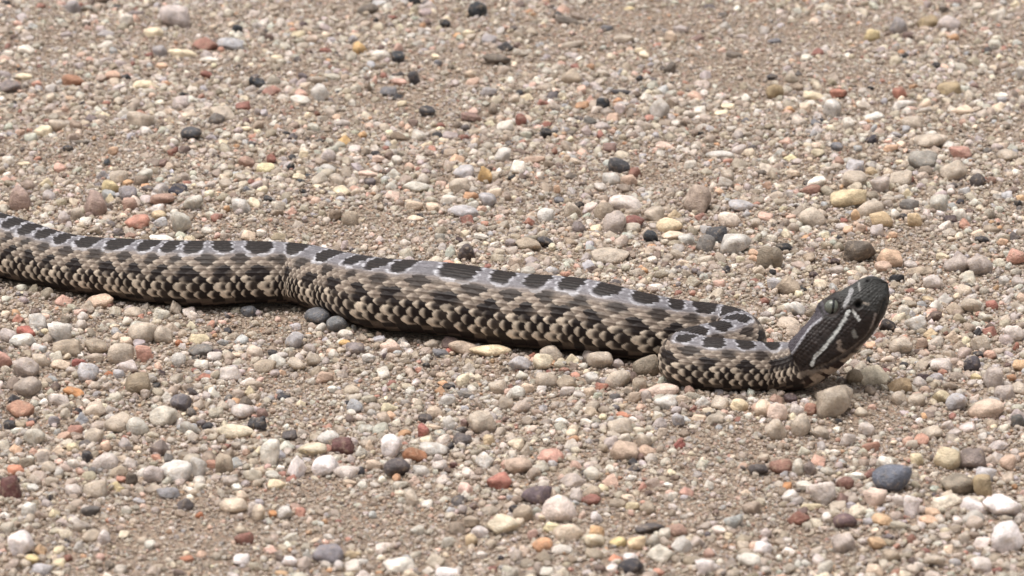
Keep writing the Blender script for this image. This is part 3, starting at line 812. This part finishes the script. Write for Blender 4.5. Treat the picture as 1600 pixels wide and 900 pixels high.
 (0, 675): "60,380,140,135,rd2,a;130,695,180,140,w4,a;215,35,140,100,wq,o;590,35,120,90,q;95,120,90,60,o2;365,112,85,60,c,o;455,110,80,60,y2,o;95,265,110,60,op2;655,195,170,110,w3,o;1100,235,210,130,w2,a;1240,205,110,120,w2,a;960,265,130,110,l;600,370,150,110,q;545,170,70,70,d;1050,390,160,70,b9;870,430,80,40,b5;720,340,90,50,y3;750,370,60,45,y3;1480,335,65,50,W2;1520,385,90,60,c;1460,455,170,90,wp,o;1590,480,80,110,w3;1245,515,55,40,o5;180,495,95,85,wg;650,650,85,100,w4,a;485,715,65,70,w2;370,735,75,60,y2;250,725,80,65,o3,o;200,780,90,60,y8,o;370,805,85,60,y2;345,770,60,40,c;260,840,130,70,b5;1170,805,100,45,rn5,o;1510,815,110,70,w4;995,100,120,100,n8;1400,200,120,130,t;820,300,80,80,n3,o;1050,160,70,60,bg;1160,145,90,60,t;740,260,110,90,t;810,200,90,70,w3;860,105,50,50,c;310,250,110,80,q;165,210,110,70,n5;460,220,80,60,w;320,330,100,60,q;460,380,110,80,w3;205,375,80,50,wg;340,520,80,60,y2;1275,95,45,55,w",
 (400, 675): "880,225,170,120,m5,o;995,155,160,85,o7,o,-15;845,100,130,140,w4,a;85,130,130,170,wg3,a;100,250,90,60,wg3;150,210,60,50,W,o;255,205,125,140,w4,a;430,210,180,110,w4,o;560,240,160,80,w3;350,110,190,90,y6;710,85,60,75,c;1330,262,95,60,Wp,o;1520,320,160,105,R5,m;135,310,130,60,y5,o,8;585,298,90,40,c;990,300,80,60,pp;1030,250,110,60,w2;1110,115,180,90,w2,a;1210,100,60,50,d;1430,190,130,100,w2;655,125,75,80,wg2;590,165,60,50,l;975,420,100,110,q;895,325,110,50,wq;1070,450,75,50,w;1305,400,70,50,w;450,775,200,120,b10,m,-12;895,850,210,85,W3,m;320,765,60,60,wg;210,820,105,80,w4;600,780,110,50,y4;1400,620,105,75,w4;1345,680,80,75,y4,o;1540,590,200,120,y6,a;1350,560,100,80,n7;1195,695,90,70,wg2;1010,615,100,60,wg2;160,885,90,35,o3;660,825,90,40,w2;1200,885,170,60,w4;1075,875,80,40,w;105,500,55,45,o6;180,495,95,90,w2;15,500,80,120,wp;740,200,110,70,c4;380,675,50,35,c;1235,210,50,40,rd;1150,215,100,60,w3",
 (800, 675): "290,500,215,165,we,o;150,415,190,110,mv,m,5;245,605,110,65,y9,o;190,715,130,85,o8,o;345,640,190,110,wp;530,640,100,90,o9;515,690,130,100,y6;780,700,120,85,o10;660,690,120,60,y8;860,605,190,65,dn2;735,855,180,90,dk2,o;1485,815,140,85,W3,o;1570,740,120,90,w4;1210,860,120,100,w4;1290,635,90,55,Wp;1230,345,65,60,w;975,340,60,35,W;1000,265,70,40,y;745,300,70,35,W,m,-20;760,240,100,45,dn2;1000,420,75,60,w;1090,390,100,60,rp3;750,475,100,55,y2;530,550,80,70,w4;1060,715,140,100,w2;645,795,90,55,op2;740,790,100,50,w4;1540,240,130,80,dn2;930,770,180,110,wq;380,310,180,90,l3;495,385,120,90,t;400,415,90,90,w3;500,280,110,80,wq;880,690,100,80,wq;955,645,80,70,wq;660,460,110,70,t;850,490,110,80,t;40,230,180,110,pk5;575,355,75,45,y2;725,420,90,40,c;1460,380,80,35,c;1040,630,120,80,rn2;440,530,50,50,pp;70,530,130,100,n7",
 (1200, 600): "425,125,250,190,q3,m;1365,125,225,130,pw3,m,-5;1175,90,140,110,b5;1085,65,120,80,y2,a;60,190,150,110,pw2,o,-30;50,290,140,130,q;205,270,130,140,q;185,165,100,80,w3;785,610,260,170,bs,o;730,500,105,85,W3,o;1120,470,170,150,y10,a;1165,410,60,55,wg;310,483,100,80,pk6;80,510,150,95,rn3,o;480,630,115,75,rn6,o;330,690,190,160,w3;230,650,110,60,w;120,650,60,60,o6;1115,730,190,75,W4;900,770,110,150,w4,a;660,730,150,110,pw2;820,740,100,80,w3;480,870,150,100,mv2,o;720,865,170,70,o3;1000,850,120,60,o2,o;1030,805,110,60,o4;440,775,110,60,q,o;465,730,90,70,rn;1360,560,130,90,b5;1280,760,160,80,w4;1470,760,240,140,w4;1280,470,180,130,n8;930,470,90,80,y2;1190,620,230,130,n5;1340,640,130,140,oy2;1500,480,110,90,pp2;1430,440,90,60,w3;560,580,85,50,W2;420,415,65,45,w;620,265,110,90,w3;330,300,100,80,q;495,330,100,80,w3;260,780,150,50,y2,m,-15;140,95,90,60,m;50,110,100,60,rn2;1440,365,140,60,l;1010,275,150,80,q;820,80,110,80,q;930,90,110,80,q;370,555,90,60,wq;190,530,80,110,wq;260,540,80,90,n8;640,570,80,70,rn6;1560,220,90,80,bg3;1480,40,120,80,l3;680,1000,130,80,o3;1500,960,210,180,w4;772,1068,130,90,t;1332,1132,140,90,w3;1040,1108,140,80,q;668,1160,110,80,c;468,1000,140,120,l3",
}
L_ = []
for (ox, oy), txt in TILES.items():
    for it in txt.split(";"):
        p = it.split(",")
        x, y, w, h = (float(v) / 4 for v in p[:4])
        code = p[4]
        shp = p[5] if len(p) > 5 else random.choice('mmaaao')
        roll = float(p[6]) if len(p) > 6 else random.uniform(-9, 9)
        L_.append((ox + x, oy + y, w, h, code, shp, roll))
L_.sort(key=lambda t: -t[2] * t[3])
P_ = np.array([t[:4] for t in L_])
pd = np.array([random.uniform(.75, 1.0) for _ in L_])
g0, t0 = at_z(P_[:, 0], P_[:, 1], .001)
scl = MPP * t0
W_ = P_[:, 2] * scl
hh = P_[:, 3] * scl
Dp = np.minimum(W_ * pd, hh * 1.7)
Hh = np.sqrt(np.maximum((hh ** 2 - (Dp * math.sin(EL)) ** 2), (.30 * hh) ** 2)) / math.cos(EL)
Hh = np.clip(Hh, .24 * W_, 1.35 * W_) * 1.2          # part of the stone is in the sand
g1, _ = at_z(P_[:, 0], P_[:, 1], Hh * .5 - Hh * .2)

# keep stones out of the snake
bodyS = np.linspace(0, s_end - .7 * HEAD_L, 700)
bodyP = resample(bodyS)


def body_gap(x, y):
    """plan distance to the body's axis, the half width there and the outward direction"""
    dx = x[:, None] - bodyP[None, :, 0]; dy = y[:, None] - bodyP[None, :, 1]
    d = np.hypot(dx, dy); k = d.argmin(1); r = np.arange(len(x))
    return d[r, k], bodyP[k, 4] / 1000, dx[r, k] / (d[r, k] + 1e-9), dy[r, k] / (d[r, k] + 1e-9)


def push_out(x, y, rad, f=.82):
    for _ in range(3):
        d, w, ux, uy = body_gap(x, y)
        need = np.maximum(w * f + rad - d, 0)
        uy2 = np.where(need > 0, uy, 0)
        x = x + ux * need; y = y + uy2 * need
    return x, y


xx, yy = push_out(g1[:, 0].copy(), g1[:, 1].copy(), np.maximum(W_, Dp) * .36)
zz = Hh * .5 - Hh * .2 + ground_h(xx, yy)

WORD = {}
for words, codes in {
    'taupe': 'q q2 q3 t t2 t3 n7 wq', 'milky white': 'w W W2 W3 w4', 'lavender grey': 'l l3 w3', 'light grey': 'w2 b5 b2 bg2', 'dark grey': 'd dk dk2 bg3 dn2',
    'slate grey': 'b b6 b6b b7', 'blue grey': 'bs b8 b4 b9 b10 b3', 'brick red': 'r R R2 R3 R4 R5', 'pink': 'p pk3 pk4 pk6 op', 'orange brown': 'o o1 o5 o6 o7 rn5',
    'peach': 'o2 o3 o4 o8 o9 o10 op2', 'cream': 'y y5 c c2 c3 Wp pw pw2 pw3 W4 y7', 'brown': 'n n3 n5 n6 n8 dn dn3', 'maroon': 'm m3 m4 m5 rd rd2 mv mv2 d2', 'black': 'k kb db',
    'ochre yellow': 'oy oy2 oy3 oy4 y8', 'pale yellow': 'Y Y2 y2 y3 y4 y6 y9 y10', 'reddish brown': 'rn rn2 rn3 rn4 rn6 r2 rp rp2 rp3', 'greenish grey': 'wg wg2 wg3 g',
    'dusky pink': 'pk pk2 pk5 pp pp2', 'tan': 'c4 c5 wp', 'grey': 'bg l2 m2', 'off-white': 'we'}.items():
    for c_ in codes.split():
        WORD[c_] = words
TRANSL = set('q q2 q3 w w2 w3 w4 l l3 wg wg2 wg3 g wq b5 wp y6 t'.split())


def head_xy():
    return (C[-1, 0] + C[ri, 0]) / 2, C[ri, 1]


def zone(x, y):
    d, w, ux, uy = body_gap(np.array([x]), np.array([y]))
    hx_, hy_ = head_xy()
    xs = to_px(np.array([[x, y, 0.]]))[0][0]
    part = ("tail end" if xs < 330 else "middle" if xs < 800 else "front coil" if xs < 1215 else "raised head")
    if d[0] - w[0] < .012 and xs < 1230:
        return f"beside snake's {part}"
    o_ = np.argsort(bodyP[:, 0])
    yb = np.interp(x, bodyP[o_, 0], bodyP[o_, 1])
    if y > yb:
        return f"left of snake's {part}" if y - yb < .11 else f"well left of snake's {part}"
    return f"right of snake's {part}" if yb - y < .06 else f"well right of snake's {part}"


NI = 300
labels = []
for k in range(NI):
    w, h, code, shp = L_[k][2], L_[k][3], L_[k][4], L_[k][5]
    size = "big" if w * h > 1350 else "mid-sized" if w * h > 620 else "small"
    form = "long" if w / h > 2.0 else {'o': "rounded", 'm': "blunt", 'a': "angular"}[shp]
    labels.append(f"{size} {form} {WORD[code]} pebble {zone(xx[k], yy[k])}")
from collections import Counter
cnt = Counter(labels)
for k in range(NI):
    if cnt[labels[k]] > 1:
        d = np.hypot(xx[:NI] - xx[k], yy[:NI] - yy[k]); d[k] = 9
        for nb in np.argsort(d)[:6]:
            if WORD[L_[nb][4]] != WORD[L_[k][4]]:
                labels[k] += f" by a {WORD[L_[nb][4]]} one"
                break
seen = set()
for k in range(NI):                                   # still alike: name another neighbour
    if labels[k] in seen and " by a " in labels[k]:
        head_, old = labels[k].split(" by a ")
        d = np.hypot(xx[:NI] - xx[k], yy[:NI] - yy[k]); d[k] = 9
        for nb in np.argsort(d)[:8]:
            cand = f"{head_} by a {WORD[L_[nb][4]]} one"
            if cand not in seen and WORD[L_[nb][4]] != WORD[L_[k][4]]:
                labels[k] = cand
                break
    seen.add(labels[k])
for k in range(NI):
    x, y, w, h, code, shp, roll = L_[k]
    o = bpy.data.objects.new("pebble", PEB[shp][k % len(PEB[shp])])
    COL.objects.link(o)
    fx, fy = random.choice((-1, 1)), 1
    o.location = (xx[k], yy[k], zz[k])
    o.scale = (W_[k] / 2, Dp[k] / 2, Hh[k] / 2)
    o.rotation_euler = (random.uniform(-.12, .12), math.radians(-roll), random.uniform(-.25, .25) + (math.pi if fx < 0 else 0))
    if fx < 0:
        o.rotation_euler[1] *= -1
    c = tone(PAL[code], .76) * (1.12 if code in TRANSL else 1.0)
    o.color = (*c, .7 if code in TRANSL else .05)
    o["label"] = labels[k]
    o["category"] = "pebble"
    o["group"] = "pebbles lying in the gravel"

# ------------------------------------------------------------------ gravel: the countless rest
SAND = [(1180, 55, 230, 60), (1000, 20, 180, 30), (1310, 108, 150, 20), (430, 500, 130, 22), (480, 362, 170, 14), (250, 850, 230, 48),
        (560, 835, 170, 62), (1120, 775, 120, 70), (1330, 655, 110, 18), (1140, 690, 120, 24), (470, 590, 90, 22), (70, 228, 130, 14), (150, 470, 100, 12),
        (880, 62, 150, 22), (350, 112, 110, 14), (1150, 128, 110, 26), (700, 100, 100, 30), (60, 120, 100, 20), (1560, 130, 60, 30), (480, 770, 220, 28), (330, 800, 200, 30),
        (640, 355, 120, 14), (1000, 275, 90, 10)]


def sandiness(px, py):
    f = np.zeros_like(px)
    for cx, cy, rx, ry in SAND:
        f = np.maximum(f, np.exp(-(((px - cx) / rx) ** 2 + ((py - cy) / ry) ** 2) ** 1.5))
    return f


GCOL = np.array([tone(c) for c in [(172, 160, 145), (166, 152, 136), (184, 174, 160), (158, 144, 126), (176, 166, 164), (196, 190, 180), (208, 202, 192),
                 (190, 176, 156), (206, 188, 164), (214, 202, 172), (150, 134, 116), (132, 116, 102), (198, 160, 140), (186, 128, 108), (150, 96, 82),
                 (194, 146, 104), (100, 94, 94), (58, 56, 60), (168, 168, 172), (214, 176, 158), (112, 92, 84), (178, 180, 168)]])
GPROB = np.array([15, 13, 14, 9, 9, 9, 5.0, 8, 4, 2.2, 6, 3.5, 2.2, 1.5, 1.1, 1.3, 1.6, 1.2, 4, 1.8, 2, 3.5])
GPROB = GPROB / GPROB.sum()
GTR = 1.4 * np.array([.45, .4, .45, .2, .4, .45, .4, .3, .1, .1, .15, .1, .1, .05, .05, .05, .05, .05, .4, .1, .05, .45])

gp, gs, gc = [], [], []
# stones of the list that are past the 300 largest keep their place and colour
for k in range(NI, len(L_)):
    gp.append((xx[k], yy[k], zz[k])); gs.append((W_[k] / 2, Dp[k] / 2, Hh[k] / 2))
    gc.append((*tone(PAL[L_[k][4]], .76), .45 if L_[k][4] in TRANSL else .05))

cellsz = .0045
grid = {}
def put(x, y, r):
    grid.setdefault((int(math.floor(x / cellsz)), int(math.floor(y / cellsz))), []).append((x, y, r))
def clash(x, y, r, f):
    cx, cy = int(math.floor(x / cellsz)), int(math.floor(y / cellsz))
    for a in (-1, 0, 1):
        for b in (-1, 0, 1):
            for (qx, qy, qr) in grid.get((cx + a, cy + b), ()):
                if (x - qx) ** 2 + (y - qy) ** 2 < ((r + qr) * f) ** 2:
                    return True
    return False
for k in range(len(L_)):
    put(xx[k], yy[k], (W_[k] + Dp[k]) / 4)


def scatter(n, dlo, dhi, power, keep_sand, reject, bury, seed, sandmix=0.0):
    r = np.random.default_rng(seed)
    # plan positions: three quarters inside the view, the rest around it
    n_in = int(n * .68)
    x = np.concatenate([r.uniform(-.178, .178, n_in), r.uniform(-.30, .30, n - n_in)])
    y = np.concatenate([r.uniform(-.235, .335, n_in), r.uniform(-.30, .46, n - n_in)])
    u = r.uniform(size=n)
    e = 1 - power
    d = (dlo ** e + u * (dhi ** e - dlo ** e)) ** (1 / e)
    P3 = np.column_stack([x, y, np.zeros(n)])
    px, py = to_px(P3)
    sd_ = sandiness(px, py)
    cl = np.zeros(n)
    for kx, ky, ph_, am in FK[5:15]:
        cl += np.cos(kx * x * .8 + ky * y * .6 + ph_ * 2)
    dens = np.clip((1 - sd_ * (1 - keep_sand)) * (.82 + (.2 if keep_sand < .3 else .04) * cl + (0 if keep_sand < .3 else .15)), 0, 1)
    keep = r.uniform(size=n) < dens
    bd, bw, _, _ = body_gap(x[keep], y[keep])
    ok = bd > bw * .55 + d[keep] * .42
    ids = np.nonzero(keep)[0][ok]
    if reject:
        ids = ids[np.argsort(-d[ids])]
        sel = []
        for i in ids:
            if not clash(x[i], y[i], d[i] / 2, reject):
                put(x[i], y[i], d[i] / 2); sel.append(i)
        ids = np.array(sel)
    m = len(ids)
    asp = r.uniform(.62, .95, (m, 2))
    sc = np.column_stack([d[ids] / 2, d[ids] / 2 * asp[:, 0], d[ids] / 2 * asp[:, 1] * .92])
    z = ground_h(x[ids], y[ids]) + sc[:, 2] * (1 - 2 * r.uniform(bury[0], bury[1], m))
    ci = r.choice(len(GCOL), m, p=GPROB)
    c = GCOL[ci] * r.uniform(.82, 1.16, (m, 1)) * r.uniform(.96, 1.04, (m, 3))
    c = c * (1 - sandmix) + lin((166, 147, 130)) * sandmix
    return np.column_stack([x[ids], y[ids], z]), sc, np.column_stack([np.clip(c, 0, .9), GTR[ci]])


parts = [scatter(7000, .0029, .0048, 3.2, .06, .82, (.2, .46), 1),
         scatter(36000, .0017, .0031, 2.2, .10, .80, (.12, .46), 2),
         scatter(80000, .0009, .0018, 2.2, .4, None, (-.05, .45), 3, .25),
         scatter(210000, .0005, .00115, 2.0, 1.0, None, (-.05, .4), 4, .5)]
GP = np.vstack([np.array(gp)] + [p[0] for p in parts])
GS = np.vstack([np.array(gs)] + [p[1] for p in parts])
GC = np.vstack([np.array(gc)] + [p[2] for p in parts])
NG = len(GP)
r5 = np.random.default_rng(5)
GR = np.column_stack([r5.uniform(-.5, .5, NG), r5.uniform(-.5, .5, NG), r5.uniform(0, 6.28, NG)])
GR[:len(gp)] = np.column_stack([r5.uniform(-.1, .1, len(gp)), r5.uniform(-.15, .15, len(gp)), r5.uniform(-.2, .2, len(gp))])

# one object: loose points that carry size, turn and colour, plus the grain shapes they use
D2, F2 = ico(2)
NVAR = 26
vs, fs, gid = [], [], []
for k in range(NVAR):
    kind = 'omaamaaama'[k % 10]
    vs.append(stone_shape(D3 if k < 10 else D2, sr, kind))
    fs.append((F3 if k < 10 else F2) + sum(len(v) for v in vs[:-1]))
nvv = sum(len(v) for v in vs)
allv = np.vstack(vs + [GP])
allf = np.vstack(fs)
gm = mesh_from("gravel", allv, allf, M_GRV)
gidv = np.concatenate([np.full(len(v), k) for k, v in enumerate(vs)] + [np.full(NG, -1)]).astype(np.int32)
pick = np.concatenate([np.zeros(nvv, int), np.concatenate([r5.integers(0, 10, len(gp) + len(parts[0][0])), r5.integers(0, NVAR, NG - len(gp) - len(parts[0][0]))])]).astype(np.int32)


def attr(me_, nm, ty, data, key):
    a = me_.attributes.new(nm, ty, 'POINT'); a.data.foreach_set(key, np.ascontiguousarray(data).ravel())


pad3 = np.zeros((nvv, 3)); pad4 = np.zeros((nvv, 4))
attr(gm, "gid", 'INT', gidv, "value")
attr(gm, "pick", 'INT', pick, "value")
attr(gm, "scl", 'FLOAT_VECTOR', np.vstack([pad3, GS]).astype(np.float32), "vector")
attr(gm, "rot", 'FLOAT_VECTOR', np.vstack([pad3, GR]).astype(np.float32), "vector")
attr(gm, "col", 'FLOAT_COLOR', np.vstack([pad4, GC]).astype(np.float32), "color")
gravel = bpy.data.objects.new("gravel", gm)
COL.objects.link(gravel)
gravel["kind"] = "stuff"
gravel["label"] = "loose taupe and cream gravel and coarse sand covering the ground"
gravel["category"] = "gravel"
ng = bpy.data.node_groups.new("grain_scatter", 'GeometryNodeTree')
ng.interface.new_socket("Geometry", in_out='INPUT', socket_type='NodeSocketGeometry')
ng.interface.new_socket("Geometry", in_out='OUTPUT', socket_type='NodeSocketGeometry')
N = ng.nodes
gi = N.new("NodeGroupInput"); go = N.new("NodeGroupOutput")
def named(nm, ty):
    n = N.new("GeometryNodeInputNamedAttribute"); n.data_type = ty; n.inputs[0].default_value = nm
    return n.outputs[0]
a_gid = named("gid", 'INT')
cmp_ = N.new("FunctionNodeCompare"); cmp_.data_type = 'INT'; cmp_.operation = 'LESS_THAN'
ng.links.new(a_gid, [s for s in cmp_.inputs if s.type == 'INT'][0])
[s for s in cmp_.inputs if s.type == 'INT'][1].default_value = 0
sepg = N.new("GeometryNodeSeparateGeometry"); sepg.domain = 'POINT'
ng.links.new(gi.outputs[0], sepg.inputs[0]); ng.links.new(cmp_.outputs[0], sepg.inputs[1])
spl = N.new("GeometryNodeSplitToInstances"); spl.domain = 'POINT'
ng.links.new(sepg.outputs[1], spl.inputs[0])
ng.links.new(a_gid, [s for s in spl.inputs if s.name == "Group ID"][0])
iop = N.new("GeometryNodeInstanceOnPoints")
ng.links.new(sepg.outputs[0], iop.inputs["Points"])
ng.links.new(spl.outputs[0], iop.inputs["Instance"])
iop.inputs["Pick Instance"].default_value = True
ng.links.new(named("pick", 'INT'), iop.inputs["Instance Index"])
e2r = N.new("FunctionNodeEulerToRotation")
ng.links.new(named("rot", 'FLOAT_VECTOR'), e2r.inputs[0])
ng.links.new(e2r.outputs[0], iop.inputs["Rotation"])
ng.links.new(named("scl", 'FLOAT_VECTOR'), iop.inputs["Scale"])
ng.links.new(iop.outputs[0], go.inputs[0])
md = gravel.modifiers.new("grain_scatter", 'NODES')
md.node_group = ng
print("rings", NR, "around", NA, "verts", len(verts), "grains", NG, "listed", len(L_), "dup labels", sum(v for v in Counter(labels).values() if v > 1))
